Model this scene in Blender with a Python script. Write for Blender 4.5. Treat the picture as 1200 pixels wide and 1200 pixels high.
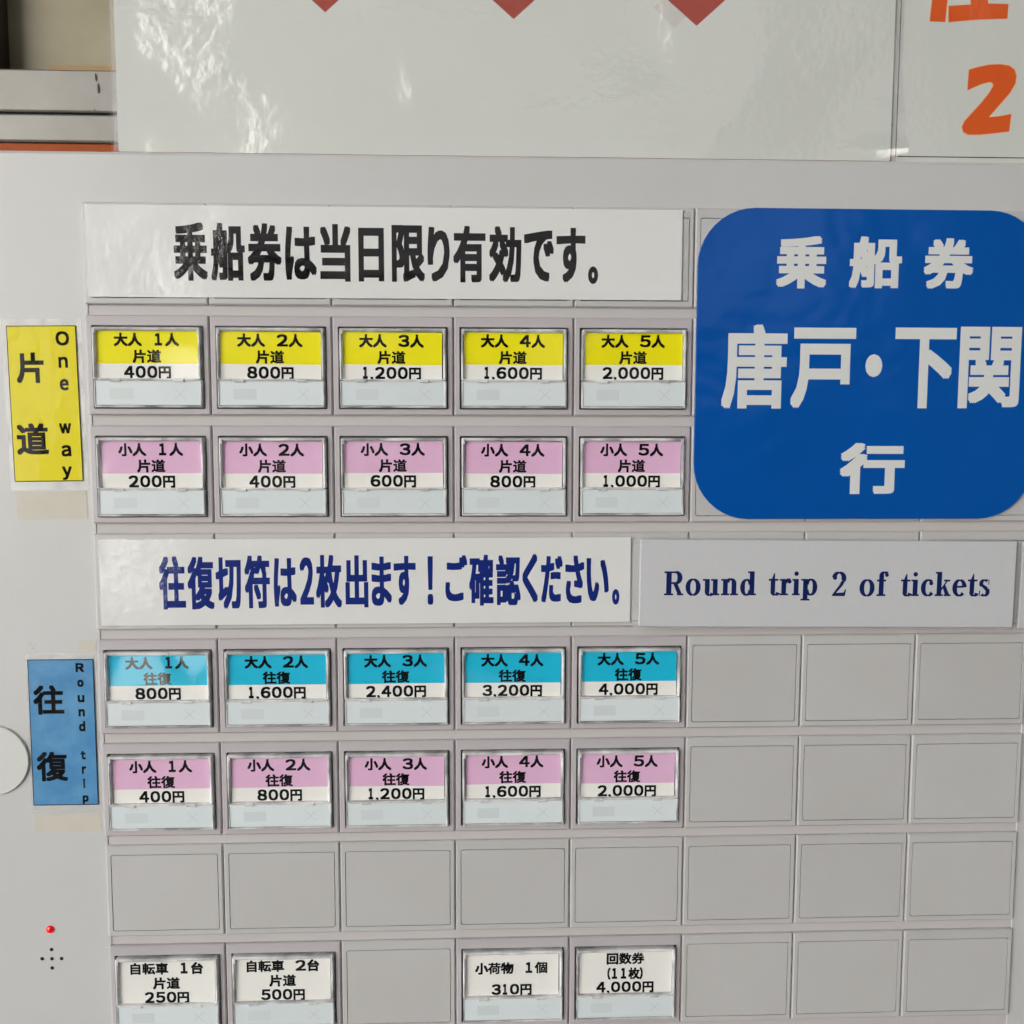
import bpy, bmesh, math, random
from mathutils import Vector, Matrix
random.seed(7)
sc = bpy.context.scene
for o in list(bpy.data.objects):
    bpy.data.objects.remove(o)
COL = sc.collection
H0 = 1250.0                      # height of the middle of the button field above the ground, mm
MM = 0.001

# ------------------------------------------------------------------ camera
RM = Matrix(((0.9991397, 0.00186252, 0.04142931),
             (0.00210006, 0.995437, -0.09539796),
             (-0.04141795, 0.09540289, 0.99457672)))      # machine plane (right, up, out) -> camera
CAM = Vector((-34.766, 75.646, 340.867))                  # camera in machine-plane mm
FPX = 1190.14                                             # focal length in photo pixels (1200 wide)

def W(x, y, z=0.0):
    """machine-plane millimetres (right, up, out of the panel) -> world metres"""
    return Vector((x, -z, y + H0)) * MM

P2W = Matrix(((1, 0, 0), (0, 0, -1), (0, 1, 0)))          # plane axes -> world axes
cam_d = bpy.data.cameras.new("camera")
cam = bpy.data.objects.new("camera", cam_d)
COL.objects.link(cam)
cam_d.sensor_width = 36.0
cam_d.lens = 36.0 * FPX / 1200.0
cam_d.clip_start = 0.01
cam_d.clip_end = 400.0
rot = P2W @ RM.transposed()
M4 = rot.to_4x4()
M4.translation = W(*CAM)
cam.matrix_world = M4
sc.camera = cam

# ------------------------------------------------------------------ sky, sun, exposure
SUN_EL, SUN_AZ = math.radians(40), math.radians(160)      # azimuth measured from straight out of the panel, negative = left
world = bpy.data.worlds.new("World")
sc.world = world
world.use_nodes = True
wn = world.node_tree
bgn = wn.nodes["Background"]
sky = wn.nodes.new("ShaderNodeTexSky")
sky.sky_type = 'NISHITA'
sky.sun_disc = False
sky.sun_elevation = SUN_EL
sky.air_density = 1.0
sky.dust_density = 1.2
sky.ozone_density = 1.0
sd = Vector((math.sin(SUN_AZ) * math.cos(SUN_EL), -math.cos(SUN_AZ) * math.cos(SUN_EL), math.sin(SUN_EL)))  # towards the sun
sky.sun_rotation = math.atan2(sd.x, sd.y)
wn.links.new(sky.outputs[0], bgn.inputs[0])
bgn.inputs[1].default_value = 0.08
sun_d = bpy.data.lights.new("sun", 'SUN')
sun_d.energy = 5.0
sun_d.angle = math.radians(0.5)
sun_d.color = (1.0, 0.955, 0.90)
sun = bpy.data.objects.new("sun", sun_d)
COL.objects.link(sun)
sun.rotation_euler = sd.to_track_quat('Z', 'Y').to_euler()
sun.location = (-2, -2, 4)
sc.view_settings.view_transform = 'Standard'
sc.view_settings.look = 'None'
sc.view_settings.exposure = 2.36
sc.cycles.transparent_max_bounces = 32
sc.cycles.max_bounces = 8
sc.view_settings.gamma = 1.0

# ------------------------------------------------------------------ photo pixel -> machine plane
def at(px, py, z=0.0):
    d = RM.transposed() @ Vector(((px - 600) / FPX, (600 - py) / FPX, -1))
    t = (z - CAM.z) / d.z
    return CAM + d * t

# ------------------------------------------------------------------ materials
def srgb(r, g, b):
    f = lambda c: (c / 255 / 12.92) if c / 255 <= .04045 else ((c / 255 + .055) / 1.055) ** 2.4
    return (f(r), f(g), f(b), 1.0)

def mat(name, col, rough=0.5, metal=0.0, spec=0.5, bump=None, mott=None, coat=0.0, emit=None, vary=0.0):
    """bump=(scale, strength, distance_mm[, stretch]); mott=(scale, amount, second colour)"""
    m = bpy.data.materials.new(name)
    m.use_nodes = True
    nt = m.node_tree
    p = nt.nodes["Principled BSDF"]
    p.inputs["Base Color"].default_value = col
    p.inputs["Roughness"].default_value = rough
    p.inputs["Metallic"].default_value = metal
    p.inputs["Specular IOR Level"].default_value = spec
    p.inputs["Coat Weight"].default_value = coat
    if coat:
        p.inputs["Coat Roughness"].default_value = 0.08
    if emit:
        p.inputs["Emission Color"].default_value = emit[0]
        p.inputs["Emission Strength"].default_value = emit[1]
    g = nt.nodes.new("ShaderNodeNewGeometry")
    if mott:
        n = nt.nodes.new("ShaderNodeTexNoise")
        n.inputs["Scale"].default_value = mott[0]
        n.inputs["Detail"].default_value = 7
        n.inputs["Roughness"].default_value = 0.62
        nt.links.new(g.outputs["Position"], n.inputs["Vector"])
        r = nt.nodes.new("ShaderNodeValToRGB")
        r.color_ramp.elements[0].position = 0.38
        r.color_ramp.elements[1].position = 0.72
        mul = nt.nodes.new("ShaderNodeMath"); mul.operation = 'MULTIPLY'; mul.inputs[1].default_value = mott[1]
        mx = nt.nodes.new("ShaderNodeMix"); mx.data_type = 'RGBA'
        mx.inputs[6].default_value = col
        mx.inputs[7].default_value = mott[2]
        nt.links.new(n.outputs["Fac"], r.inputs[0])
        nt.links.new(r.outputs[0], mul.inputs[0])
        nt.links.new(mul.outputs[0], mx.inputs[0])
        nt.links.new(mx.outputs[2], p.inputs["Base Color"])
    if vary:
        oi = nt.nodes.new("ShaderNodeObjectInfo")
        mr = nt.nodes.new("ShaderNodeMapRange"); mr.inputs[3].default_value = 1 - vary; mr.inputs[4].default_value = 1 + vary
        hs = nt.nodes.new("ShaderNodeHueSaturation")
        nt.links.new(oi.outputs["Random"], mr.inputs[0]); nt.links.new(mr.outputs[0], hs.inputs["Value"])
        if p.inputs["Base Color"].is_linked: nt.links.new(p.inputs["Base Color"].links[0].from_socket, hs.inputs["Color"])
        else: hs.inputs["Color"].default_value = col
        nt.links.new(hs.outputs[0], p.inputs["Base Color"])
    if bump:
        nt.links.new(bump_node(nt, g, bump), p.inputs["Normal"])
    return m

def bump_node(nt, g, bump, second=None, detail=4):
    n = nt.nodes.new("ShaderNodeTexNoise")
    n.inputs["Scale"].default_value = bump[0]
    n.inputs["Detail"].default_value = detail
    n.inputs["Distortion"].default_value = bump[3] if len(bump) > 3 else 0.0
    nt.links.new(g.outputs["Position"], n.inputs["Vector"])
    b = nt.nodes.new("ShaderNodeBump")
    b.inputs["Strength"].default_value = bump[1]
    b.inputs["Distance"].default_value = bump[2] * MM
    nt.links.new(n.outputs["Fac"], b.inputs["Height"])
    if second:
        n2 = nt.nodes.new("ShaderNodeTexNoise")
        n2.inputs["Scale"].default_value = second[0]
        n2.inputs["Detail"].default_value = 6
        nt.links.new(g.outputs["Position"], n2.inputs["Vector"])
        b2 = nt.nodes.new("ShaderNodeBump")
        b2.inputs["Strength"].default_value = second[1]
        b2.inputs["Distance"].default_value = second[2] * MM
        nt.links.new(n2.outputs["Fac"], b2.inputs["Height"])
        nt.links.new(b.outputs[0], b2.inputs["Normal"])
        return b2.outputs[0]
    return b.outputs[0]

def film(name, rough=0.06, bump=(12, 1.0, 1.0), second=(90, 1.0, 0.08), tint=(1, 1, 1, 1), ior=1.5, haze=0.0, streak=0.0, detail=4):
    """clear plastic: see-through straight on, mirror-like by Fresnel"""
    m = bpy.data.materials.new(name)
    m.use_nodes = True
    nt = m.node_tree
    nt.nodes.remove(nt.nodes["Principled BSDF"])
    out = nt.nodes["Material Output"]
    g = nt.nodes.new("ShaderNodeNewGeometry")
    nrm = bump_node(nt, g, bump, second, detail)
    tr = nt.nodes.new("ShaderNodeBsdfTransparent"); tr.inputs[0].default_value = tint
    gl = nt.nodes.new("ShaderNodeBsdfGlossy"); gl.inputs["Roughness"].default_value = rough
    fr = nt.nodes.new("ShaderNodeFresnel"); fr.inputs[0].default_value = ior
    mx = nt.nodes.new("ShaderNodeMixShader")
    nt.links.new(nrm, gl.inputs["Normal"]); nt.links.new(nrm, fr.inputs["Normal"])
    inv = nt.nodes.new("ShaderNodeMath"); inv.operation = 'SUBTRACT'; inv.inputs[0].default_value = 1.0
    mu = nt.nodes.new("ShaderNodeMath"); mu.operation = 'MULTIPLY'
    nt.links.new(g.outputs["Backfacing"], inv.inputs[1]); nt.links.new(inv.outputs[0], mu.inputs[0]); nt.links.new(fr.outputs[0], mu.inputs[1])
    nt.links.new(mu.outputs[0], mx.inputs[0]); nt.links.new(tr.outputs[0], mx.inputs[1]); nt.links.new(gl.outputs[0], mx.inputs[2])
    last = mx.outputs[0]
    if haze:
        df = nt.nodes.new("ShaderNodeBsdfDiffuse"); df.inputs[0].default_value = (.88, .88, .87, 1)
        m2 = nt.nodes.new("ShaderNodeMixShader"); m2.inputs[0].default_value = haze
        if streak:
            ns = nt.nodes.new("ShaderNodeTexNoise"); ns.inputs["Scale"].default_value = streak; ns.inputs["Detail"].default_value = 3
            mr = nt.nodes.new("ShaderNodeMapRange")
            mr.inputs[1].default_value = .38; mr.inputs[2].default_value = .62; mr.inputs[3].default_value = haze * .5; mr.inputs[4].default_value = min(1, haze * 1.5)
            nt.links.new(g.outputs["Position"], ns.inputs["Vector"]); nt.links.new(ns.outputs["Fac"], mr.inputs[0]); nt.links.new(mr.outputs[0], m2.inputs[0])
        nt.links.new(last, m2.inputs[1]); nt.links.new(df.outputs[0], m2.inputs[2]); last = m2.outputs[0]
    nt.links.new(last, out.inputs[0])
    return m

MT = {
    'panel': mat('powder_coated_panel', srgb(205, 205, 204), 0.36, spec=.6, bump=(1500, .5, .04), mott=(18, .5, srgb(196, 195, 192))),
    'cell': mat('grey_plastic', srgb(197, 196, 195), 0.36, spec=.6, bump=(2200, .4, .03), mott=(30, .45, srgb(189, 187, 184)), vary=.022),
    'bezel': mat('mauve_grey_plastic', srgb(190, 184, 187), 0.4, bump=(2200, .3, .02), mott=(60, .35, srgb(181, 175, 178)), vary=.02),
    'back': mat('recess_plastic', srgb(198, 194, 193), 0.5, mott=(20, .3, srgb(188, 183, 182))),
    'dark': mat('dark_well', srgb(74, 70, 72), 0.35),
    'body': mat('pale_blue_white_plastic', srgb(222, 231, 233), 0.3, bump=(300, .3, .02), mott=(70, .3, srgb(210, 220, 222)), vary=.03),
    'mark': mat('moulded_mark', srgb(211, 220, 221), 0.45),
    'scratch': mat('cross_mark', srgb(196, 204, 205), 0.5),
    'paper': mat('white_paper', srgb(232, 233, 231), 0.6, mott=(120, .12, srgb(222, 222, 217))),
    'card': mat('label_card', srgb(246, 245, 240), 0.6, spec=.25),
    'poster': mat('poster_paper', srgb(214, 217, 211), 0.6, mott=(9, .35, srgb(206, 208, 200))),
    'foam': mat('matt_sign_board', srgb(204, 205, 208), 0.55, bump=(900, .4, .05), mott=(700, .3, srgb(195, 196, 199))),
    'yellow': mat('yellow_print', srgb(250, 240, 0), 0.5, spec=.25, mott=(150, .2, srgb(240, 230, 0))),
    'syellow': mat('yellow_label_paper', srgb(232, 218, 2), 0.5, spec=.3, mott=(100, .25, srgb(224, 206, 6))),
    'pink': mat('pink_print', srgb(234, 190, 222), 0.5, spec=.25, mott=(140, .35, srgb(226, 178, 212))),
    'cyan': mat('cyan_print', srgb(24, 192, 228), 0.5, spec=.25, mott=(140, .3, srgb(50, 200, 230))),
    'sblue': mat('faded_blue_paper', srgb(64, 136, 190), 0.5, mott=(90, .75, srgb(104, 166, 206))),
    'blue': mat('glossy_blue_sheet', srgb(0, 82, 168), 0.18, spec=.4, bump=(14, 1.0, 3.5), mott=(35, .3, srgb(0, 84, 174))),
    'whiteink': mat('white_vinyl', srgb(222, 224, 222), 0.45),
    'black': mat('black_ink', srgb(8, 5, 6), 0.7, spec=.15),
    'grey_ink': mat('dark_grey_ink', srgb(46, 40, 44), 0.45),
    'navy': mat('navy_ink', srgb(0, 36, 124), 0.6, spec=.2),
    'dnavy': mat('dark_navy_ink', srgb(8, 28, 88), 0.6, spec=.2),
    'orange': mat('orange_ink', srgb(228, 92, 20), 0.5, mott=(50, .3, srgb(214, 80, 20))),
    'halo': mat('pale_orange_outline', srgb(236, 196, 160), 0.5),
    'red': mat('red_ink', srgb(166, 48, 6), 0.5, spec=.2, mott=(60, .4, srgb(150, 40, 6))),
    'redsh': mat('grey_print_shade', srgb(206, 203, 198), 0.6),
    'tape': mat('old_beige_tape', srgb(207, 203, 191), 0.45, mott=(45, .7, srgb(198, 190, 173))),
    'brown': mat('brown_tape', srgb(168, 136, 88), 0.5, mott=(60, .4, srgb(150, 118, 72))),
    'disc': mat('white_disc_plastic', srgb(216, 218, 214), 0.3),
    'alu': mat('satin_aluminium', srgb(140, 138, 133), 0.38, metal=.3, mott=(22, .6, srgb(122, 116, 108))),
    'beige': mat('grimy_cream_board', srgb(160, 152, 124), 0.4, mott=(12, .8, srgb(140, 130, 104))),
    'sillbrown': mat('brown_painted_sill', srgb(164, 76, 24), 0.5, spec=.2, mott=(30, .4, srgb(126, 56, 24))),
    'darkframe': mat('dark_brown_frame', srgb(74, 56, 44), 0.5, mott=(40, .6, srgb(40, 30, 26))),
    'grime': mat('grime', srgb(82, 70, 58), 0.8),
    'led': mat('red_lamp', srgb(235, 8, 14), 0.12, emit=(srgb(255, 10, 14), .04), coat=.8),
    'scuff': mat('faint_scuff', srgb(150, 143, 136), 0.7),
    'hole': mat('speaker_hole_black', srgb(10, 10, 10), 0.8),
    'asphalt': mat('asphalt', (.12, .12, .12, 1), 0.9, bump=(300, .5, 3), mott=(3, .5, (.16, .16, .16, 1))),
    'plaster': mat('plaster_wall', srgb(128, 128, 128), 0.8, bump=(60, .4, 2)),
    'shade_wall': mat('added_wall_dark', srgb(66, 66, 68), 0.8),
    'white_wall': mat('glare_wall_white', srgb(238, 236, 230), 0.8, bump=(8, .3, 4)),
    'added_canopy': mat('added_canopy_grey', srgb(186, 187, 188), 0.7),
    'film': film('laminate_film', 0.05, (14, 1.0, 6), (300, 1.0, 0.3), ior=1.6, detail=2),
    'label_film': film('label_laminate', 0.06, (22, 1.0, 3), (200, 1.0, .15), ior=1.2),
    'posterfilm': film('wrinkled_laminate_film', 0.045, (12, 1.0, 13.5, .4), (260, 1.0, 0.34), haze=.01, ior=1.85, detail=2.2),
    'cover': film('clear_button_cover', 0.08, (15, 1.0, 13, .3), (300, .6, 0.04), ior=1.5, detail=1.2),
    'wall_clear': film('clear_cap_wall', 0.10, (60, 1.0, .6), (500, .5, 0.04), tint=(.96, .96, .96, 1), ior=1.8, haze=.58, streak=70),
    'edge': film('laminate_margin', 0.08, (30, 1.0, 1.8), (200, 1, .2), haze=.10),
}

# ------------------------------------------------------------------ mesh helpers (plane mm: x right, y up, z out)
def pt(x, y, z):
    return Vector((x, -z, y)) * MM

def obj(name, me, m=None, parent=None, loc=None, rot=0.0):
    o = bpy.data.objects.new(name, me)
    COL.objects.link(o)
    if m is not None and me is not None and not me.materials:
        me.materials.append(m)
    if parent is not None:
        o.parent = parent
    if loc is not None:
        o.location = pt(*loc)
    if rot:
        o.rotation_euler = (0, -rot, 0)
    return o

def to_mesh(bm, name, smooth=False):
    bmesh.ops.recalc_face_normals(bm, faces=bm.faces)
    me = bpy.data.meshes.new(name)
    bm.to_mesh(me); bm.free()
    if smooth:
        for p in me.polygons:
            p.use_smooth = True
    return me

def box_bm(bm, x0, x1, y0, y1, z0, z1, bev=0.0, seg=1):
    vs = [bm.verts.new(pt(x, y, z)) for z in (z0, z1) for y in (y0, y1) for x in (x0, x1)]
    fs = [(0, 2, 3, 1), (4, 5, 7, 6), (0, 1, 5, 4), (2, 6, 7, 3), (0, 4, 6, 2), (1, 3, 7, 5)]
    faces = [bm.faces.new([vs[i] for i in f]) for f in fs]
    if bev:
        es = list({e for f in faces for e in f.edges})
        bmesh.ops.bevel(bm, geom=es, offset=bev * MM, segments=seg, affect='EDGES', profile=.5)

def box(name, x0, x1, y0, y1, z0, z1, bev=0.0, seg=1):
    bm = bmesh.new()
    box_bm(bm, x0, x1, y0, y1, z0, z1, bev, seg)
    return to_mesh(bm, name)

def rrect(x0, x1, y0, y1, r, n=5):
    if r <= 0:
        return [(x0, y0), (x1, y0), (x1, y1), (x0, y1)]
    out = []
    for cx, cy, a0 in ((x1 - r, y0 + r, -90), (x1 - r, y1 - r, 0), (x0 + r, y1 - r, 90), (x0 + r, y0 + r, 180)):
        for k in range(n + 1):
            a = math.radians(a0 + 90 * k / n)
            out.append((cx + r * math.cos(a), cy + r * math.sin(a)))
    return out

def loft(bm, loops, close_first=True, close_last=True):
    """loops: list of lists of (x,y,z); side faces between successive loops"""
    rows = [[bm.verts.new(pt(*p)) for p in L] for L in loops]
    n = len(rows[0])
    for a, b in zip(rows, rows[1:]):
        for i in range(n):
            j = (i + 1) % n
            bm.faces.new((a[i], a[j], b[j], b[i]))
    if close_first: bm.faces.new(rows[0])
    if close_last: bm.faces.new(rows[-1])
    return rows

def plate(name, x0, x1, y0, y1, r, z0, z1, ch=0.0, n=5):
    """rounded plate with a chamfered front edge"""
    bm = bmesh.new()
    o = rrect(x0, x1, y0, y1, r, n)
    i = rrect(x0 + ch, x1 - ch, y0 + ch, y1 - ch, max(r - ch, 0.01) if r > 0 else 0, n)
    loops = [[(x, y, z0) for x, y in o]]
    if ch:
        loops += [[(x, y, z1 - ch) for x, y in o], [(x, y, z1) for x, y in i]]
    else:
        loops += [[(x, y, z1) for x, y in o]]
    loft(bm, loops)
    return to_mesh(bm, name)

def ring(name, O, I, ro, ri, z0, z1, cho=0.0, chi=0.0, n=4):
    """frame: outer rect O, inner rect I (x0,x1,y0,y1); chamfers on front edges"""
    bm = bmesh.new()
    def R(q, r, s): return rrect(q[0] + s, q[1] - s, q[2] + s, q[3] - s, max(r - s, 0.02), n)
    loops = [[(x, y, z0) for x, y in R(I, ri, 0)], [(x, y, z0) for x, y in R(O, ro, 0)],
             [(x, y, z1 - cho) for x, y in R(O, ro, 0)]]
    if cho: loops.append([(x, y, z1) for x, y in R(O, ro, cho)])
    if chi:
        loops.append([(x, y, z1) for x, y in R(I, ri + chi, -chi)])
    loops.append([(x, y, z1 - chi) for x, y in R(I, ri, 0)])
    rows = loft(bm, loops, False, False)
    a, b = rows[-1], rows[0]
    for i in range(len(a)):
        j = (i + 1) % len(a)
        bm.faces.new((a[i], a[j], b[j], b[i]))
    return to_mesh(bm, name)

def dome(name, r, h, z0, seg=28, rings=5, flat=0.0):
    bm = bmesh.new()
    loops = [[(r * math.cos(math.tau * k / seg), r * math.sin(math.tau * k / seg), z0) for k in range(seg)]]
    for i in range(rings):
        a = math.pi / 2 * i / rings
        rr = flat + (r - flat) * math.cos(a)
        loops.append([(rr * math.cos(math.tau * k / seg), rr * math.sin(math.tau * k / seg), z0 + 0.001 + h * (.15 + .85 * math.sin(a))) for k in range(seg)])
    loft(bm, loops)
    return to_mesh(bm, name, False)

def empty(name, loc, label, cat, group=None, rot=0.0):
    o = bpy.data.objects.new(name, None)
    COL.objects.link(o)
    o.location = loc
    if rot: o.rotation_euler = (0, -rot, 0)
    o['label'] = label; o['category'] = cat
    if group: o['group'] = group
    return o

# ------------------------------------------------------------------ lettering
_gly = {}
FULL = {c: chr(ord(c) + 0xFEE0) for c in "0123456789OneywaRoundtripf!()"}
def glyph(ch):
    """verts, faces of a character in em units"""
    if ch in _gly: return _gly[ch]
    cu = bpy.data.curves.new('g', 'FONT')
    cu.body = FULL.get(ch, ch)
    cu.resolution_u = 3
    o = bpy.data.objects.new('g', cu)
    COL.objects.link(o)
    bpy.context.view_layer.update()
    me = bpy.data.meshes.new_from_object(o)
    vs = [(v.co.x, v.co.y) for v in me.vertices]
    fs = [tuple(p.vertices) for p in me.polygons]
    bpy.data.objects.remove(o); bpy.data.curves.remove(cu); bpy.data.meshes.remove(me)
    _gly[ch] = (vs, fs)
    return _gly[ch]

SQ = [(0, 0), (1, 1), (-1, -1), (1, -1), (-1, 1), (1, 0), (-1, 0), (0, 1), (0, -1)]
RK = [(0, 0)] + [(math.cos(k * math.tau / 12), math.sin(k * math.tau / 12)) for k in range(12)]
def put(V, F, ch, x0, y0, sx, sy, bx, by, z, fit=None, kern=SQ, shear=0.0):
    """append a glyph; em box at (x0,y0) scaled sx,sy; strokes thickened by bx,by. fit=(x0,x1,y0,y1) fits the ink"""
    vs, fs = glyph(ch)
    if fit:
        ax, bx_, ay, by_ = min(v[0] for v in vs), max(v[0] for v in vs), min(v[1] for v in vs), max(v[1] for v in vs)
        sx = (fit[1] - fit[0] - 2 * bx) / max(bx_ - ax, 1e-4); sy = (fit[3] - fit[2] - 2 * by) / max(by_ - ay, 1e-4)
        x0 = fit[0] + bx - ax * sx; y0 = fit[2] + by - ay * sy
    if ch in '・。': kern = RK
    for k, (dx, dy) in enumerate(kern if (bx or by) else SQ[:1]):
        b = len(V)
        V += [pt(x0 + v[0] * sx + dx * bx + shear * (v[1] * sy), y0 + v[1] * sy + dy * by, z + k * .004) for v in vs]
        F += [tuple(i + b for i in f) for f in fs]

def mesh_vf(name, V, F):
    me = bpy.data.meshes.new(name)
    me.from_pydata(V, [], F)
    me.update()
    return me

def line_mesh(name, s, adv, box4, bold, z, bold_y=None):
    """a line of text with relative advances adv per char, its overall advance fitted between box4=(x0,x1,y0,y1) (em top/bottom)"""
    V, F = [], []
    x0, x1, y0, y1 = box4
    tot = sum(adv)
    u = (x1 - x0) / tot
    x = x0
    h = y1 - y0
    B0 = bold
    for ch, a in zip(s, adv):
        bold = B0 * (1.3 if ch == '1' else .74 if ch in '道復転荷個数券' else .85 if ch in '車自物枚往' else 1)
        if ch != ' ':
            if ch in '0123456789':
                w = a * u
                if ch == '1': put(V, F, ch, 0, 0, 1, 1, bold, bold, z, fit=(x + w * .16, x + w * .76, y0 + h * .03, y1 - h * .03))
                else: put(V, F, ch, 0, 0, 1, 1, bold, bold, z, fit=(x + w * .07, x + w * .95, y0 + h * .03, y1 - h * .03))
            elif ch == ',':
                put(V, F, ',', 0, 0, 1, 1, .06, .06, z, fit=(x + a * u * .12, x + a * u * .82, y0 - h * .10, y0 + h * .20))
            else:
                put(V, F, ch, x, y0 + .10 * h, a * u, h * 1.02, bold, bold, z)
        x += a * u
    return mesh_vf(name, V, F)

# ------------------------------------------------------------------ the setting, plus walls and roof added to shape the light (out of frame except the wall window)
def tag(o, label=None, cat=None, group=None, kind=None):
    if label: o['label'] = label
    if cat: o['category'] = cat
    if group: o['group'] = group
    if kind: o['kind'] = kind
    return o

tag(obj('ground', box('ground', -60000, 60000, -100, 0, -60000, 60000), MT['asphalt']), kind='structure')
_bm = bmesh.new()
for _q in ((-2500, 4000, 0, 1452), (-2500, 4000, 1850.5, 2649), (-2500, -900.5, 1452.5, 1850), (500.5, 4000, 1452.5, 1850)):
    box_bm(_bm, *_q, -560, -360)
tag(obj('building_wall', to_mesh(_bm, 'building_wall'), MT['plaster']), kind='structure')
tag(obj('added_canopy', box('added_canopy', -1700, 4000, 2650, 2800, -700, 2300), MT['added_canopy']), kind='structure')  # roof added out of view to keep the sun off the machine
tag(obj('added_dark_wall', box('added_dark_wall', -1560, 4000, 0, 4200, 3600, 3900), MT['shade_wall']), kind='structure')  # unseen wall added so the glossy fronts reflect dark except at the left
tag(obj('added_glare_wall', box('added_glare_wall', -12000, -2720, 0, 7500, 6400, 6700), MT['white_wall']), kind='structure')  # unseen white wall added as a sunlit reflector, gives the glare at the left

tag(obj('added_side_wall', box('added_side_wall', 620, 760, 0, 2640, -350, 1500), MT['shade_wall']), kind='structure')  # unseen wall added to cut the light from the right

# ------------------------------------------------------------------ ticket machine
CW, RH, CH = 40.0, 35.948, 32.524          # column pitch, row pitch, plate height
mach = empty('ticket_machine', W(0, -H0, 0), 'light grey ticket vending machine with rows of lettered fare buttons and blank plates', 'ticket machine')
def M(name, me, m, x=0, y=0, z=0, parent=None):
    """part of the machine; x,y,z in machine-plane mm"""
    o = obj(name, me, m, mach, (x, y + H0, z))
    return o
PZ = -1.3                                   # panel face
TOP = 160.0
XL, XR = -160.0, 160.0
fy1 = 4 * RH + 1.0
fy0 = -4 * RH - 1.0
# front panel: frame round the recess
M('front_panel', ring('front_panel', (-250, 262, -H0 + 20, TOP), (XL + .7, XR - .2, fy0 - 3, fy1 - 2.2), 1.2, .6, -9, PZ, 1.0, .15), MT['panel'])
M('cabinet', box('cabinet', -249, 261, -H0, TOP - .6, -300, -9.2, 2), MT['panel'])
M('recess_back', box('recess_back', XL - 3, XR + 3, fy0 - 6, fy1 + 3, -9.1, -1.6), MT['back'])

HX0, HX1, HT, HB = 1.8, 38.2, 3.2, 30.5     # opening in a cell, from its left / top
cx0, cx1, cyT, cyB = .12, CW - .22, 0.0, -CH
blank_me = ring('blank_cell', (cx0, cx1, cyB, cyT), (HX0, HX1, -HB, -HT), .35, .7, -2.9, 0, .45, .06)
inset_me = plate('inset_panel', HX0 + .2, HX1 - .2, -HB + .2, -HT - .2, .6, -2.8, -.04, .07)
bezel_me = ring('button_bezel', (cx0, cx1, cyB, cyT), (HX0 + .1, HX1 - .1, -HB, -HT - .2), .35, .35, -2.9, 0, .45, .12)
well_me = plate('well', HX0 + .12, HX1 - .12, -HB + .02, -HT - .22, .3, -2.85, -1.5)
BX0, BX1, BY0, BY1 = 2.5, 37.5, -30.05, -4.0
LY = -20.95                                 # divide between the card and the lower plate
wall_me = ring('cap_wall', (BX0, BX1, LY, BY1), (BX0 + 1.0, BX1 - 1.0, LY + .35, BY1 - 1.15), .5, .3, -2.0, 1.7, .35, .5)
wall2_me = ring('cap_wall', (BX0 + .1, BX1 + .1, BY0, LY - .15), (BX0 + .55, BX1 - .6, BY0 + .65, LY - .45), .3, .2, -2.0, 1.5, .3, .2)
card_me = box('label_card', 3.6, 36.3, -20.8, -5.1, -1.45, .3)
band_me = box('colour_band', 3.6, 36.3, -15.75, -5.1, .301, .33)
cover_me = plate('clear_cover', BX0 + .9, BX1 - .9, LY + .3, BY1 - 1.0, .3, .85, 1.25, .12)
lower_me = plate('lower_plate', BX0 + .5, BX1 - .5, BY0 + .75, LY - .35, .25, -1.9, 1.15, .15)
rectmark_me = box('moulded_mark', 7.6, 15.2, -27.4, -23.9, 1.151, 1.17)
tab_bm = bmesh.new()
tab_me = box('hinge_tab', -1.7, 1.7, -.55, .45, .9, 2.0, .15)
catch_me = box('catch', -4.2, 4.2, -.45, .45, .2, 1.9, .12)
post_me = box('corner_post', -.4, .4, -.9, .9, .2, 1.95, .1)
V, F = [], []
def stroke(V, F, x0, y0, x1, y1, t, z):
    d = Vector((x1 - x0, y1 - y0)).normalized(); nx, ny = -d.y * t / 2, d.x * t / 2
    b = len(V)
    V += [pt(x0 + nx, y0 + ny, z), pt(x0 - nx, y0 - ny, z), pt(x1 - nx, y1 - ny, z), pt(x1 + nx, y1 + ny, z)]
    F.append((b, b + 1, b + 2, b + 3))
stroke(V, F, 28.6, -27.4, 32.2, -23.9, .14, 1.16); stroke(V, F, 28.6, -23.9, 32.2, -27.4, .14, 1.165)
cross_me = mesh_vf('cross_mark', V, F)

DIG = .86
def adv_of(s):
    return [1.0 if not (c in '0123456789,') else (.86 if c in '023456789' else (.62 if c == '1' else .34)) if c != ' ' else .5 for c in s]
_line = {}
def label_line(s, kind):
    key = (s, kind)
    if key in _line: return _line[key]
    em = 4.25
    mid = 19.7
    if kind == 'top': y1 = -5.75
    elif kind == 'mid': y1 = -11.15
    elif kind == 'price': y1 = -16.3
    elif kind == 'toplow': y1 = -8.4
    elif kind == 'paren': y1 = -11.3
    if kind == 'price':
        a = adv_of(s); em_w = 4.36
    elif kind in ('top', 'toplow'):
        a = [1.03 if c not in '12345 ' else ({' ': .8, '1': .9}.get(c, .95)) for c in s]; em_w = 4.4
    elif kind == 'paren':
        a = [.75 if c in '()' else (.8 if c == '1' else 1.0) for c in s]; em_w = 4.0
    else:
        a = [1.08] * len(s); em_w = 4.3
    w = sum(a) * em_w
    me = line_mesh('lettering', s, a, (mid - w / 2, mid + w / 2, y1 - em, y1), .19, .345)
    _line[key] = me
    return me

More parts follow.
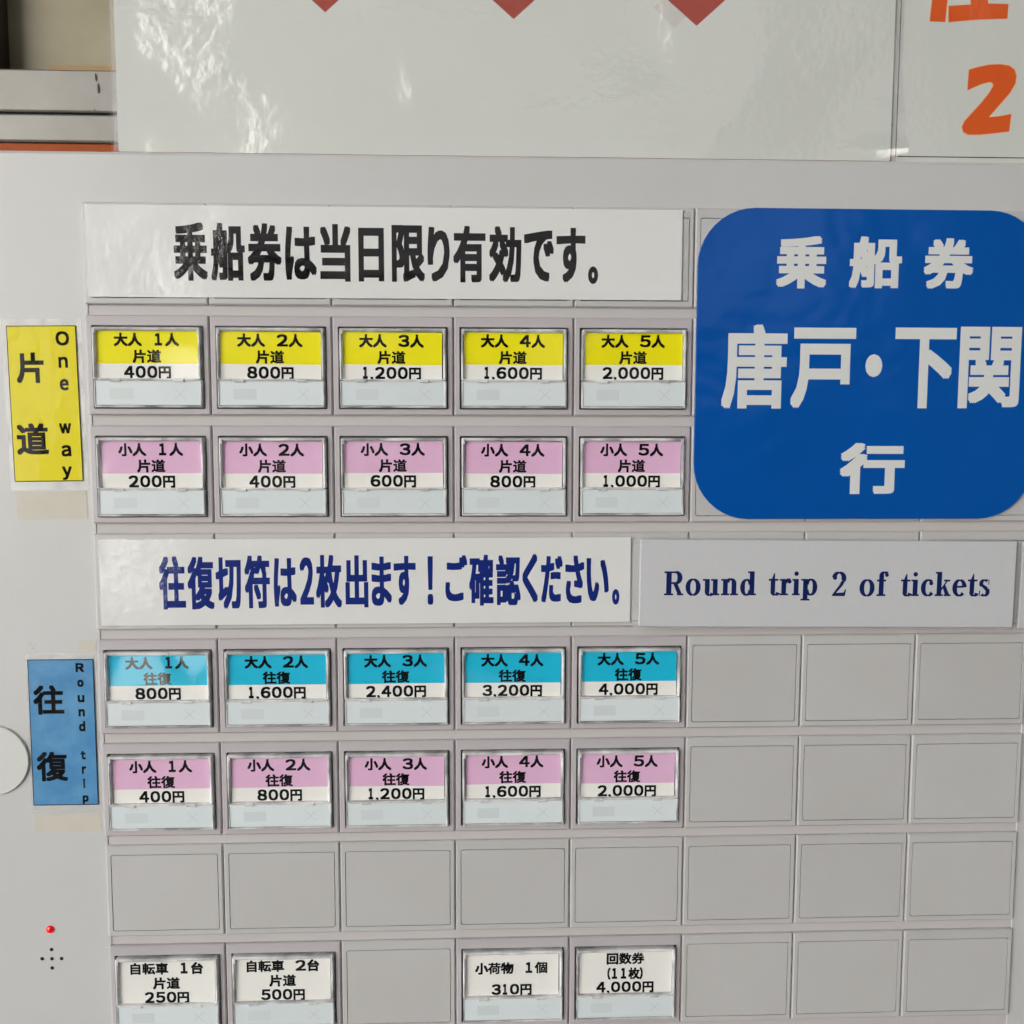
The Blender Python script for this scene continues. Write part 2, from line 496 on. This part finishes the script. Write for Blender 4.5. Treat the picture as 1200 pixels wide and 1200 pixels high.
def make_button(c, r, lines, band, label):
    ox, oy = XL + c * CW, 4 * RH - r * RH
    b = M('ticket_button', bezel_me, MT['bezel'], ox, oy)
    if not bezel_me.materials: bezel_me.materials.append(MT['bezel'])
    b['label'] = label
    def S(name, me, m, x=0, y=0, z=0, rot=0):
        return obj(name, me, m, b, (x, y, z), rot)
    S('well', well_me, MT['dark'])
    S('cap_wall', wall_me, MT['wall_clear'])
    S('cap_wall', wall2_me, MT['wall_clear'])
    jx, jy, jr = random.uniform(-.2, .2), random.uniform(-.12, .12), random.uniform(-.006, .006)
    S('label_card', card_me, MT['card'], jx, jy, 0, jr)
    if band:
        me = band_me if band == 'yellow' else band_me
        if band not in _band: 
            _band[band] = band_me.copy(); _band[band].materials.clear()
        S('colour_band', _band[band], MT[band], jx, jy, 0, jr)
    for s, k in lines:
        S('lettering', label_line(s, k), MT['black'], jx, jy, 0, jr)
    S('lower_plate', lower_me, MT['body'])
    S('moulded_mark', rectmark_me, MT['mark'])
    S('cross_mark', cross_me, MT['scratch'])
    S('clear_cover', cover_me, MT['cover'], random.uniform(-.05, .05), 0, 0)
    for x in (9.6, 30.1): S('hinge_tab', tab_me, MT['wall_clear'], x, LY - .2, 0)
    S('catch', catch_me, MT['wall_clear'], 19.9, BY1 - .55, 0)
    for x in (BX0 + .75, BX1 - .75): S('corner_post', post_me, MT['wall_clear'], x, BY1 - 1.1, 0)
_band = {}
num = ['one', 'two', 'three', 'four', 'five']
rows = {1: ('大人', '片道', ['400円', '800円', '1,200円', '1,600円', '2,000円'], 'yellow', 'yellow adult one-way button'),
        2: ('小人', '片道', ['200円', '400円', '600円', '800円', '1,000円'], 'pink', 'pink child one-way button'),
        4: ('大人', '往復', ['800円', '1,600円', '2,400円', '3,200円', '4,000円'], 'cyan', 'turquoise adult round-trip button'),
        5: ('小人', '往復', ['400円', '800円', '1,200円', '1,600円', '2,000円'], 'pink', 'pink child round-trip button')}
used = set()
for r, (who, way, price, band, lab) in rows.items():
    for c in range(5):
        make_button(c, r, [(f'{who} {c+1}人', 'top'), (way, 'mid'), (price[c], 'price')], band, f'{lab} for {num[c]}, priced {price[c][:-1]} yen')
        used.add((c, r))
extra = {0: ([('自転車 1台', 'top'), ('片道', 'mid'), ('250円', 'price')], 'white button for one bicycle one way, 250 yen'),
         1: ([('自転車 2台', 'top'), ('片道', 'mid'), ('500円', 'price')], 'white button for two bicycles one way, 500 yen'),
         3: ([('小荷物 1個', 'toplow'), ('310円', 'price')], 'white button for one small parcel, 310 yen'),
         4: ([('回数券', 'top'), ('(11枚)', 'paren'), ('4,000円', 'price')], 'white button for a book of eleven coupons, 4,000 yen')}
for c, (lines, lab) in extra.items():
    make_button(c, 7, lines, None, lab); used.add((c, 7))
for r in range(8):
    for c in range(8):
        if (c, r) in used: continue
        o = M('blank_cell', blank_me, MT['cell'], XL + c * CW, 4 * RH - r * RH, random.uniform(-.1, .1))
        obj('inset_panel', inset_me, MT['cell'], o, (0, 0, 0))

# red lamp and the five speaker holes on the left of the panel
q = at(59, 1089, PZ)
M('indicator_lamp', dome('indicator_lamp', 1.45, 1.2, -.2), MT['led'], q.x, q.y, PZ)
hole_me = dome('speaker_hole', .66, .03, 0, 20, 2, .3)
hr_me = ring('hole_rim', (-.86, .86, -.86, .86), (-.66, .66, -.66, .66), .86, .66, 0, .05, .03, .01)
for px, py in ((60.5, 1112.7), (49.5, 1123.5), (61, 1123.5), (72.3, 1123.3), (61.3, 1134.3)):
    q = at(px, py, PZ)
    h = M('speaker_hole', hole_me, MT['hole'], q.x, q.y, PZ)
    obj('hole_rim', hr_me, MT['panel'], h)

for (px, py, w_, h_, a_) in ((35, 754, 1.2, .12, .5), (38, 757.5, .9, .1, -.6), (42, 755, .7, .1, .9), (39, 760, 1.0, .1, .2), (28, 1040, .8, .08, 1.1), (14, 700, .5, .08, .4), (70, 640, .6, .07, -.8)):
    q = at(px, py, PZ)
    o = obj('scuff_mark', box('scuff_mark', -w_ / 2, w_ / 2, -h_ / 2, h_ / 2, 0, .01), MT['scuff'], mach, (q.x, q.y + H0, PZ + .004), a_)
# ------------------------------------------------------------------ signs
def sheet(quad, z):
    """photo corners TL,TR,BR,BL of a flat sheet at height z over the plates -> centre, width, height, tilt (a true rectangle)"""
    TL, TR, BR, BL = [at(*p, z) for p in quad]
    c = (TL + TR + BR + BL) / 4
    w = ((TR - TL).length + (BR - BL).length) / 2
    h = ((TL - BL).length + (TR - BR).length) / 2
    dx = (TR - TL) + (BR - BL)
    return c, w, h, math.atan2(dx.y, dx.x)

def make_sheet(name, quad, z, label, cat, m, thick=.25, r=0.0, group=None, base='sheet', ch=0.0):
    c, w, h, a = sheet(quad, z)
    e = empty(name, W(c.x, c.y, z - thick), label, cat, group, a)
    obj(base, plate(base, -w / 2, w / 2, -h / 2, h / 2, r, 0, thick, ch, 10), m, e)
    e_mat = (c, a)
    def loc(px, py):
        p = at(px, py, z) - c
        return (p.x * math.cos(-a) - p.y * math.sin(-a), p.x * math.sin(-a) + p.y * math.cos(-a))
    return e, w, h, loc

def film_on(e, x0, x1, y0, y1, z, m='film', r=1.0, name='clear_film'):
    return obj(name, plate(name, x0, x1, y0, y1, r, z, z + .1, 0, 5), MT[m], e)

def fit_text(e, loc, chars, z, m, bx, by, name='lettering'):
    """chars: list of (ch, px0, px1, pyTop, pyBottom): ink box in the photo"""
    V, F = [], []
    for ch, a, b, t, u in chars:
        x0, y0 = loc(a, u); x1, y1 = loc(b, t)
        xa, ya = loc(a, (t + u) / 2); xb, yb = loc(b, (t + u) / 2)
        xc, yc = loc((a + b) / 2, t); xd, yd = loc((a + b) / 2, u)
        put(V, F, ch, 0, 0, 1, 1, bx, by, z, fit=(xa, xb, yd, yc))
    return obj(name, mesh_vf(name, V, F), MT[m], e)

# first notice
e, w, h, L = make_sheet('notice_sign', ((100, 239.5), (801, 246), (797.5, 352), (103, 347.5)), .6,
    'long white laminated notice in bold black Japanese letters above the yellow buttons', 'notice', MT['paper'], .3, base='paper')
ink = [('乗', 203, 243), ('船', 247, 287), ('券', 290, 330), ('は', 334, 371), ('当', 375, 411), ('日', 420, 450), ('限', 459, 498),
       ('り', 501, 527), ('有', 531, 569), ('効', 573, 611), ('で', 614, 649), ('す', 652, 686)]
bb = {'日': (267, 330), 'は': (265.5, 328), 'り': (266, 330), 'で': (270, 330), 'す': (267, 331)}
ch = [(c, a, b, *bb.get(c, (260.5 + (a - 203) * .012, 329 + (a - 203) * .006))) for c, a, b in ink] + [('。', 689, 701, 312, 333)]
fit_text(e, L, ch, .302, 'black', .44, .56)
film_on(e, -w / 2 - .5, w / 2 + .5, -h / 2 - .3, h / 2 + .3, .34)
# clear edge of the laminate past the right end
film_on(e, w / 2 + .6, w / 2 + 2.2, -h / 2 - .3, h / 2 - .3, .02, 'edge', .4, 'laminate_edge')

# second notice
e, w, h, L = make_sheet('notice_sign', ((115, 632.3), (739.5, 629.5), (738, 728.5), (119, 733.3)), .6,
    'long white laminated notice in navy Japanese letters above the turquoise buttons', 'notice', MT['paper'], .3, base='paper')
X = lambda v: 180 + v / 4.2857
Y = lambda v: 640 + v / 4.2857
X2 = lambda v: 450 + v / 3.871
Y2 = lambda v: 640 + v / 3.871
ch = [('往', X(27), X(160), Y(50), Y(318)), ('復', X(170), X(304), Y(52), Y(318)), ('切', X(312), X(440), Y(56), Y(316)), ('符', X(457), X(584), Y(46), Y(312)),
      ('は', X(603), X(718), Y(60), Y(304)), ('2', X(734), X(804), Y(56), Y(294)), ('枚', X(815), X(945), Y(44), Y(310)), ('出', X(963), X(1078), Y(46), Y(308)),
      ('ま', X(1094), X(1196), Y(52), Y(300)), ('す', X2(44), X2(144), Y2(44), Y2(268)), ('!', X2(197), X2(223), Y2(46), Y2(266)), ('ご', X2(278), X2(378), Y2(40), Y2(250)),
      ('確', X2(386), X2(497), Y2(38), Y2(270)), ('認', X2(508), X2(620), Y2(40), Y2(268)), ('く', X2(628), X2(698), Y2(34), Y2(256)), ('だ', X2(712), X2(810), Y2(44), Y2(256)),
      ('さ', X2(822), X2(908), Y2(42), Y2(260)), ('い', X2(918), X2(1020), Y2(54), Y2(250)), ('。', X2(1034), X2(1068), Y2(194), Y2(266))]
fit_text(e, L, ch, .302, 'navy', .38, .5)
film_on(e, -w / 2 - .6, w / 2 + 3.0, -h / 2 - .5, h / 2 + .4, .34)

# english board, standing a little off the plates
e, w, h, L = make_sheet('english_sign', ((750.3, 632.8), (1191.5, 634.3), (1187, 735.5), (749.8, 733.8)), 3.4,
    'white board reading Round trip 2 of tickets in navy serif letters', 'sign', MT['foam'], 1.6, base='board', ch=.15)
o_ = obj('backing_pad', box('backing_pad', -w / 2 + 6, w / 2 - 6, -h / 2 + 5, h / 2 - 5, -1.75, 0), MT['dark'], e)
film_on(e, -w / 2 - 2.2, w / 2 + 1.4, -h / 2 - 1.2, h / 2 + .5, -.12, 'edge', 1.2, 'clear_backing')

def arc(cx, cy, rx, ry, a0, a1, tk, tn, n=22):
    P = []
    for k in range(n + 1):
        a = math.radians(a0 + (a1 - a0) * k / n)
        t = (tn + .03) + (tk + .035 - tn - .03) * abs(math.cos(a)) ** 1.2
        c, s = math.cos(a), math.sin(a)
        P.append(((cx + (rx + t / 2) * c, cy + (ry + t * .5 * (tn / t if abs(s) > .999 else 1)) * s), (cx + (rx - t / 2) * c, cy + (ry - t / 2) * s)))
    return [[P[i][0], P[i + 1][0], P[i + 1][1], P[i][1]] for i in range(n)]
def rc(x0, x1, y0, y1):
    if x1 - x0 < .2: x0 -= .012; x1 += .018
    if y1 - y0 < .08: y0, y1 = (y0, y1 + .03) if y0 < .5 and y0 > -.1 else (y0 - .03, y1)
    return [[(x0, y0), (x1, y0), (x1, y1), (x0, y1)]]
def dot(cx, cy, r): return [[(cx + r * math.cos(math.tau * k / 16), cy + r * math.sin(math.tau * k / 16)) for k in range(16)]]
def pl(*p): return [list(p)]
S_ = .17
SER = {
 'R': rc(.10, .29, 0, 1) + rc(0, .39, 0, .045) + rc(0, .48, .955, 1) + rc(.28, .47, .47, .525) + arc(.46, .737, .19, .238, -90, 90, .18, .05) + pl((.37, .5), (.55, .5), (.76, .03), (.57, .03)) + rc(.54, .81, 0, .045),
 'o': arc(.295, .34, .215, .325, 0, 360, .165, .045, 36),
 'u': rc(.10, .27, .17, .67) + rc(0, .27, .635, .68) + arc(.30, .17, .115, .16, 180, 330, .17, .05) + rc(.43, .60, .02, .67) + rc(.34, .60, .635, .68) + rc(.43, .70, 0, .045),
 'n': rc(.09, .26, 0, .67) + rc(0, .26, .635, .68) + rc(0, .35, 0, .045) + rc(.38, .72, 0, .045) + rc(.45, .62, 0, .49) + arc(.39, .48, .145, .19, 0, 160, .17, .05),
 'd': arc(.25, .33, .17, .315, 25, 335, .165, .045) + rc(.38, .55, 0, 1) + rc(.29, .55, .955, 1) + rc(.5, .63, 0, .045),
 't': rc(.10, .26, .15, .69) + pl((.12, .66), (.26, .66), (.26, .92), (.22, .92)) + rc(0, .40, .635, .685) + arc(.285, .16, .105, .14, 180, 345, .165, .04),
 'r': rc(.09, .26, 0, .67) + rc(0, .26, .635, .68) + rc(0, .37, 0, .045) + arc(.39, .46, .15, .2, 70, 165, .12, .06) + dot(.415, .575, .085),
 'i': rc(.08, .25, 0, .67) + rc(0, .25, .635, .68) + rc(0, .33, 0, .045) + dot(.165, .90, .095),
 'p': rc(.10, .27, -.17, .67) + rc(0, .27, .635, .68) + rc(0, .38, -.19, -.145) + arc(.405, .34, .18, .315, -155, 155, .165, .045),
 '2': dot(.12, .76, .09) + arc(.29, .74, .2, .235, -25, 172, .17, .05) + pl((.565, .68), (.40, .64), (.30, .44), (.02, .05), (.16, .10), (.46, .45)) + pl((.02, 0), (.56, 0), (.60, .28), (.555, .28), (.50, .15), (.12, .13), (.02, .06)),
 'f': rc(.10, .27, 0, .84) + rc(0, .38, 0, .045) + rc(0, .38, .635, .685) + arc(.31, .82, .125, .16, 40, 180, .17, .05) + dot(.405, .875, .08),
 'c': arc(.285, .34, .205, .32, 48, 322, .165, .045) + dot(.405, .53, .085),
 'k': rc(.08, .25, 0, 1) + rc(0, .25, .955, 1) + rc(0, .34, 0, .045) + pl((.23, .28), (.27, .23), (.54, .65), (.47, .65)) + rc(.36, .62, .635, .68) + pl((.30, .40), (.40, .50), (.62, .03), (.43, .03)) + rc(.37, .66, 0, .045),
 'e': arc(.275, .34, .2, .32, 4, 318, .165, .045) + rc(.12, .44, .345, .395),
 's': arc(.245, .51, .14, .15, 40, 215, .13, .045) + arc(.25, .175, .14, .155, -140, 40, .14, .045) + pl((.045, .57), (.07, .42), (.40, .24), (.37, .38)) + pl((.10, .42), (.42, .10), (.47, .26), (.20, .46)) + pl((.40, .47), (.44, .47), (.44, .68), (.41, .68)) + pl((.03, 0), (.06, 0), (.08, .22), (.03, .22)),
}
word = [('R', 98, 0), ('o', 238, 0), ('u', 345, 0), ('n', 462, 0), ('d', 587, 0), ('t', 765, 0), ('r', 835, 0), ('i', 916, 0), ('p', 972, 0),
        ('2', 78, 1), ('o', 258, 1), ('f', 365, 1), ('t', 518, 1), ('i', 585, 1), ('c', 650, 1), ('k', 738, 1), ('e', 852, 1), ('t', 945, 1), ('s', 1015, 1)]
V, F = [], []
k = 0
for chh, zx, part in word:
    px = (760 if part == 0 else 960) + zx / 5.4545
    py = 660 + (205 if part == 0 else 210) / 5.4545
    x0, y0 = L(px, py)
    us = abs(L(px + 28.1, py)[0] - x0)
    for kk, poly in enumerate(SER[chh]):
        b = len(V)
        V += [pt(x0 + x * us, y0 + y * us, 1.602 + .0012 * (kk % 12)) for x, y in poly]
        F.append(tuple(range(b, b + len(poly))))
obj('lettering', mesh_vf('lettering', V, F), MT['dnavy'], e)

# edge of another white board at the right border of the picture
make_sheet('white_board', ((1197.8, 635.5), (1290, 636), (1286, 737), (1194.5, 736)), 1.6,
    'edge of a plain white board just right of the English sign', 'sign', MT['foam'], .9, base='board', ch=.15)
# blue destination sign
e, w, h, L = make_sheet('destination_sign', ((816, 243), (1221, 247), (1214, 608), (815, 608)), 1.2,
    'large blue rounded sign with white Japanese letters on the right', 'sign', MT['blue'], .9, r=19, base='blue_sheet', ch=.12)
ch1 = [('乗', 909.7, 969, 276.5, 338), ('船', 995.5, 1057, 277, 338), ('券', 1082.5, 1141, 279, 338.5)]
ch2 = [('唐', 846, 922, 380, 479), ('戸', 927, 1002, 384, 478.5), ('・', 1014, 1034, 415, 442), ('下', 1048, 1119.5, 384, 478.5), ('関', 1124, 1195.5, 383, 478.5)]
fit_text(e, L, ch1, .902, 'whiteink', .62, .62)
fit_text(e, L, ch2, .902, 'whiteink', .72, .78)
fit_text(e, L, [('行', 984, 1060, 519, 579)], .902, 'whiteink', .85, .7)

# side labels
def side_label(quad, lam, m, label, kan, lat, latw, bold):
    e, w, h, L = make_sheet('side_label', quad, PZ + .35, label, 'label', MT[m], .2, base='label_paper')
    V, F = [], []
    t = .28
    for a in ((-w/2, -h/2, w/2, -h/2), (w/2, -h/2, w/2, h/2), (w/2, h/2, -w/2, h/2), (-w/2, h/2, -w/2, -h/2)):
        stroke(V, F, *a, t, .203)
    obj('border_line', mesh_vf('border_line', V, F), MT['black'], e)
    fit_text(e, L, kan, .204, 'black', bold, bold)
    fit_text(e, L, lat, .204, 'black', .2, .2)
    q = [L(*p) for p in lam]
    film_on(e, (q[0][0] + q[3][0]) / 2, (q[1][0] + q[2][0]) / 2, (q[2][1] + q[3][1]) / 2, (q[0][1] + q[1][1]) / 2, -.12, 'edge', .5, 'laminate_margin')
    film_on(e, -w/2 - .2, w/2 + .2, -h/2 - .2, h/2 + .2, .24, 'label_film', .3)
    return e
side_label(((9, 382.5), (89.5, 381.5), (96, 563.5), (16, 564)), ((3, 374), (96, 373), (103, 574), (10, 575)), 'syellow',
    'yellow upright label reading One way beside the yellow buttons',
    [('片', 19, 51.5, 413, 449), ('道', 19.5, 57, 496, 533)],
    [('O', 65, 81, 388, 405), ('n', 68.5, 79.5, 418, 431), ('e', 70, 80.5, 444, 457.5), ('w', 69.5, 83.5, 496, 508), ('a', 72, 83.5, 521.5, 535), ('y', 73, 84.5, 546.5, 562.5)], None, .33)
side_label(((31.5, 773.5), (108, 773), (116, 942.5), (40.5, 943.5)), ((28, 766), (113.5, 765), (119.5, 952), (38, 953.5)), 'sblue',
    'faded blue upright label reading Round trip beside the turquoise buttons',
    [('往', 39, 75, 803, 837.5), ('復', 43, 79.5, 881, 915.5)],
    [('R', 88.5, 98.5, 777, 787.5), ('o', 90.5, 98, 796.5, 805), ('u', 91, 99, 814.5, 823), ('n', 92, 99.5, 831, 839.5), ('d', 92.5, 100, 845, 857), ('t', 94.5, 100.5, 880, 890), ('r', 96, 101, 898, 907), ('i', 97.5, 99.8, 912.5, 923.5), ('p', 97, 104, 932, 942)], None, .3)

# tape residues
def tape(quad, label, z=PZ + .12, m='tape', rag=.5, sub=12):
    c, w, h, a = sheet(quad, z)
    rnd = random.Random(int(abs(c.x * 7 + c.y)))
    P = []
    for i in range(sub): P.append((-w/2 + w * i / sub, -h/2 + rnd.uniform(-.1, .1) * rag))
    for i in range(5): P.append((w/2 + rnd.uniform(-.2, .2) * rag, -h/2 + h * i / 5))
    for i in range(sub): P.append((w/2 - w * i / sub, h/2 + rnd.uniform(-.1, .1) * rag))
    for i in range(5): P.append((-w/2 + rnd.uniform(-1, 1) * rag, h/2 - h * i / 5))
    bm = bmesh.new()
    loft(bm, [[(x, y, 0) for x, y in P], [(x, y, .1) for x, y in P]])
    o = obj('tape_strip', to_mesh(bm, 'tape_strip'), MT[m])
    o.location = W(c.x, c.y, z - .1); o.rotation_euler = (0, -a, 0)
    o['label'] = label; o['category'] = 'tape'; o['group'] = 'old tape strips on the machine'
    return o
tape(((19, 577), (101, 575), (103, 608), (21, 609.5)), 'strip of yellowed tape under the yellow upright label')
tape(((41, 955), (118, 953), (119, 974), (42, 975.5)), 'strip of yellowed tape under the faded blue upright label')
tape(((84, 752.5), (112, 753.5), (112.5, 763), (100, 762)), 'small scrap of yellowed tape above the faded blue upright label', rag=.3)

# round white disc
q = at(-8, 890.5, PZ)
o = obj('round_disc', dome('round_disc', 12.3, 1.0, 0, 64, 6, 11.8), MT['disc'])
o.location = W(q.x, q.y, PZ)
tag(o, 'plain white round disc at the left of the faded blue label', 'disc')

# ------------------------------------------------------------------ posters standing on top of the machine
PO = -3.5
zt = PO
TLp = at(131, -260, zt); TRp = at(1053, -260, zt)
quad = ((126, -260), (1057, -260), (1043.5, 187.5), (138.5, 174))
c, w, h, a = sheet(quad, zt)
bottom = TOP + .02
e = empty('poster', W(c.x, bottom, zt - .6), 'large white laminated poster with red points, standing on top of the machine', 'poster')
xl0, xr0 = at(138.5, 174, zt).x, at(1043.5, 185, zt).x
cxp = c.x
x0, x1 = xl0 - cxp, xr0 - cxp
hp = 175
obj('paper', plate('paper', x0, x1, .55, hp, .5, 0, .3), MT['poster'], e)
# wavy laminate sheet over the paper
def curl(x, y, x0, x1, y0, y1):
    # the corner at the lower right and the left margin lift a little off the paper
    u = max(0.0, (x - (x1 - 30)) / 30)
    v = max(0.0, 1 - (y - y0) / 30)
    l = max(0.0, 1 - (x - x0) / 9)
    return 7.4 * u * u * (.12 + .88 * v) * (1 + .25 * math.sin(y * .5) * v) + 1.0 * l * l
def wavy(name, x0, x1, y0, y1, z, amp, nx, ny, seed, curled=False):
    from mathutils import noise
    bm = bmesh.new()
    g = [[bm.verts.new(pt(x0 + (x1 - x0) * i / nx, y0 + (y1 - y0) * j / ny,
            z + (curl(x0 + (x1 - x0) * i / nx, y0 + (y1 - y0) * j / ny, x0, x1, y0, y1) if curled else 0) + amp * (noise.noise(Vector((i / nx * (x1 - x0) / 55 + seed, j / ny * (y1 - y0) / 55, seed))) + .35 * noise.noise(Vector((i / nx * (x1 - x0) / 16 + seed, j / ny * (y1 - y0) / 22, 3)))))) for i in range(nx + 1)] for j in range(ny + 1)]
    for j in range(ny):
        for i in range(nx):
            bm.faces.new((g[j][i], g[j][i+1], g[j+1][i+1], g[j+1][i]))
    me = to_mesh(bm, name, True)
    if sum(p.normal.y for p in me.polygons) > 0:      # the film faces the viewer
        me.flip_normals()
    return me
obj('clear_film', wavy('clear_film', x0 - 1.6, x1 + 2.2, .15, hp + 3, 1.5, .26, 200, 110, 2.3, True), MT['posterfilm'], e)
obj('laminate_margin', plate('laminate_margin', x0 - 1.5, x1 + 2.1, .1, hp + 3, .8, -.15, -.02), MT['edge'], e)
def lp(px, py, z=zt, cx=None):
    p = at(px, py, z)
    return (p.x - (cxp if cx is None else cx), p.y - bottom)
def flat(parent, name, polys, m, z, lpf=lp):
    V, F = [], []
    for i, poly in enumerate(polys):
        b = len(V)
        V += [pt(*lpf(*p), z + .003 * i) for p in poly]
        F.append(tuple(range(b, b + len(poly))))
    return obj(name, mesh_vf(name, V, F), MT[m], parent)
for tx, ty, s in ((381, 14, 1.0), (602, 22, 1.0), (816.5, 30, 1.0)):
    flat(e, 'red_diamond', [[(tx, ty), (tx + 62, ty - 56), (tx, ty - 112), (tx - 62, ty - 56)]], 'red', .305)
flat(e, 'printed_shade', [[(790, 33), (812, 12), (788, -12), (766, 8)]], 'redsh', .302)

# right-hand notice
zr = -5.0
r0 = at(1050, 183, zr)
r1x = r0.x + 150
cxr = (r0.x + r1x) / 2
e = empty('framed_notice', W(cxr, bottom, zr - .6), 'white framed notice with big orange letters at the upper right', 'notice')
wx0, wx1 = r0.x - cxr, r1x - cxr
obj('paper', plate('paper', wx0 - 1.2, wx1, .1, hp - 8, .4, 0, .3), MT['poster'], e)
V, F = [], []
by0 = lp(1050, 183, zr, cxr)[1]
stroke(V, F, wx0 + .6, by0, wx1 - 2, by0, .32, .303)
xt = lp(1050, 183, zr, cxr)[0]
stroke(V, F, xt, by0 - .15, xt, hp - 12, .32, .306)
obj('border_line', mesh_vf('border_line', V, F), MT['black'], e)
Z6 = lambda pts: [(1040 + x / 6, y / 6) for x, y in pts]
lpr = lambda px, py: lp(px, py, zr, cxr)
two = [(577,488),(640,470),(720,453),(800,450),(860,460),(895,485),(910,530),(902,585),(865,650),(800,725),(715,822),(800,815),(873,800),(857,922),(750,935),(650,945),(570,945),(535,925),(527,890),(545,850),(590,800),(660,725),(720,650),(748,600),(740,578),(715,575),(660,590),(565,633)]
def grow(P, d):
    n = len(P); out = []
    for i in range(n):
        a, b, c_ = Vector(P[i-1]), Vector(P[i]), Vector(P[(i+1) % n])
        t = (c_ - a).normalized()
        out.append((b.x + t.y * d, b.y - t.x * d))
    return out
flat(e, 'letter_outline', [Z6(grow(two, 7))], 'halo', .302, lpr)
flat(e, 'lettering', [Z6(two)], 'orange', .31, lpr)
ou = [[(345, -250), (450, -250), (408, 152), (300, 148)],
      [(432, 40), (590, 30), (590, -100), (710, -100), (710, 22), (852, 28), (846, 128), (640, 135), (432, 152)],
      [(470, -190), (840, -190), (840, -100), (470, -100)], [(590, -320), (710, -320), (710, -190), (590, -190)], [(440, -420), (860, -420), (860, -320), (440, -320)],
      [(400, -420), (330, -480), (230, -330), (290, -270)], [(420, -290), (350, -330), (200, -130), (270, -60)], [(600, -520), (720, -520), (740, -430), (620, -430)]]
flat(e, 'letter_outline', [Z6(grow(p, 6)) for p in ou], 'halo', .302, lpr)
flat(e, 'lettering', [Z6(p) for p in ou], 'orange', .335, lpr)
V, F = [], []
xa, ya = lpr(1198, 25); xb, yb = lpr(1285, -85)
put(V, F, '復', 0, 0, 1, 1, .9, .9, .31, fit=(xa, xb, ya, yb))
obj('lettering', mesh_vf('lettering', V, F), MT['orange'], e)
obj('clear_film', wavy('clear_film', wx0 - 1.4, wx1, .15, hp - 7, .9, .15, 50, 50, 9.1), MT['film'], e)

# ------------------------------------------------------------------ window behind, seen past the poster at the upper left
zw = -330
def yw(py): return at(60, py, zw).y
e = empty('window', W(-330, 0, zw - 30), 'grimy cream window panel in an aluminium frame behind the machine, upper left', 'window')
def wb(name, xa, xb, ya, yb, za, zb, m, bev=.6):
    return obj(name, box(name, xa + 330, xb + 330, ya, yb, za + 30, zb + 30, bev), MT[m], e)
wx = lambda px, z=zw: at(px, 100, z).x
wb('window_panel', -900, 500, yw(90), 560, -24, -14, 'beige')
wb('lower_rail', -900, 500, yw(134), yw(84.8), -14, 6, 'alu', 1)
wb('track_gap', -900, 500, yw(137.2), yw(134), -14, 2, 'hole', 0)
wb('bottom_rail', -900, 500, yw(169.0), yw(137.2), -14, 6.6, 'alu', 1)
wb('window_sill', -900, 500, yw(230), yw(169.8), -14, 4, 'sillbrown', .5)
wb('side_frame', -900, wx(2.0), yw(108), 560, -13.8, 8, 'darkframe', 1)
wb('top_rail', -900, 500, 560, 600, -24, 6, 'alu', 1)
o = wb('brown_tape', at(59, 80, -344).x, at(142, 80, -344).x, at(59, 88, -344).y, at(59, 76.3, -344).y, -13.98, -13.6, 'brown', 0)
for (px, py, s) in ((112.5, 91, 2.2), (115.5, 104, 2.5), (111, 129, .8)):
    p = at(px, py, zw + 6.2)
    bm = bmesh.new()
    P = [(s * (.45 + .25 * random.random()) * math.cos(k * .7) * .55, s * (.9 + .5 * random.random()) * math.sin(k * .7)) for k in range(9)]
    loft(bm, [[(x, y, 0) for x, y in P], [(x, y, .2) for x, y in P]])
    obj('grime_spot', to_mesh(bm, 'grime_spot'), MT['grime'], e, (p.x + 330, p.y, 36.2))
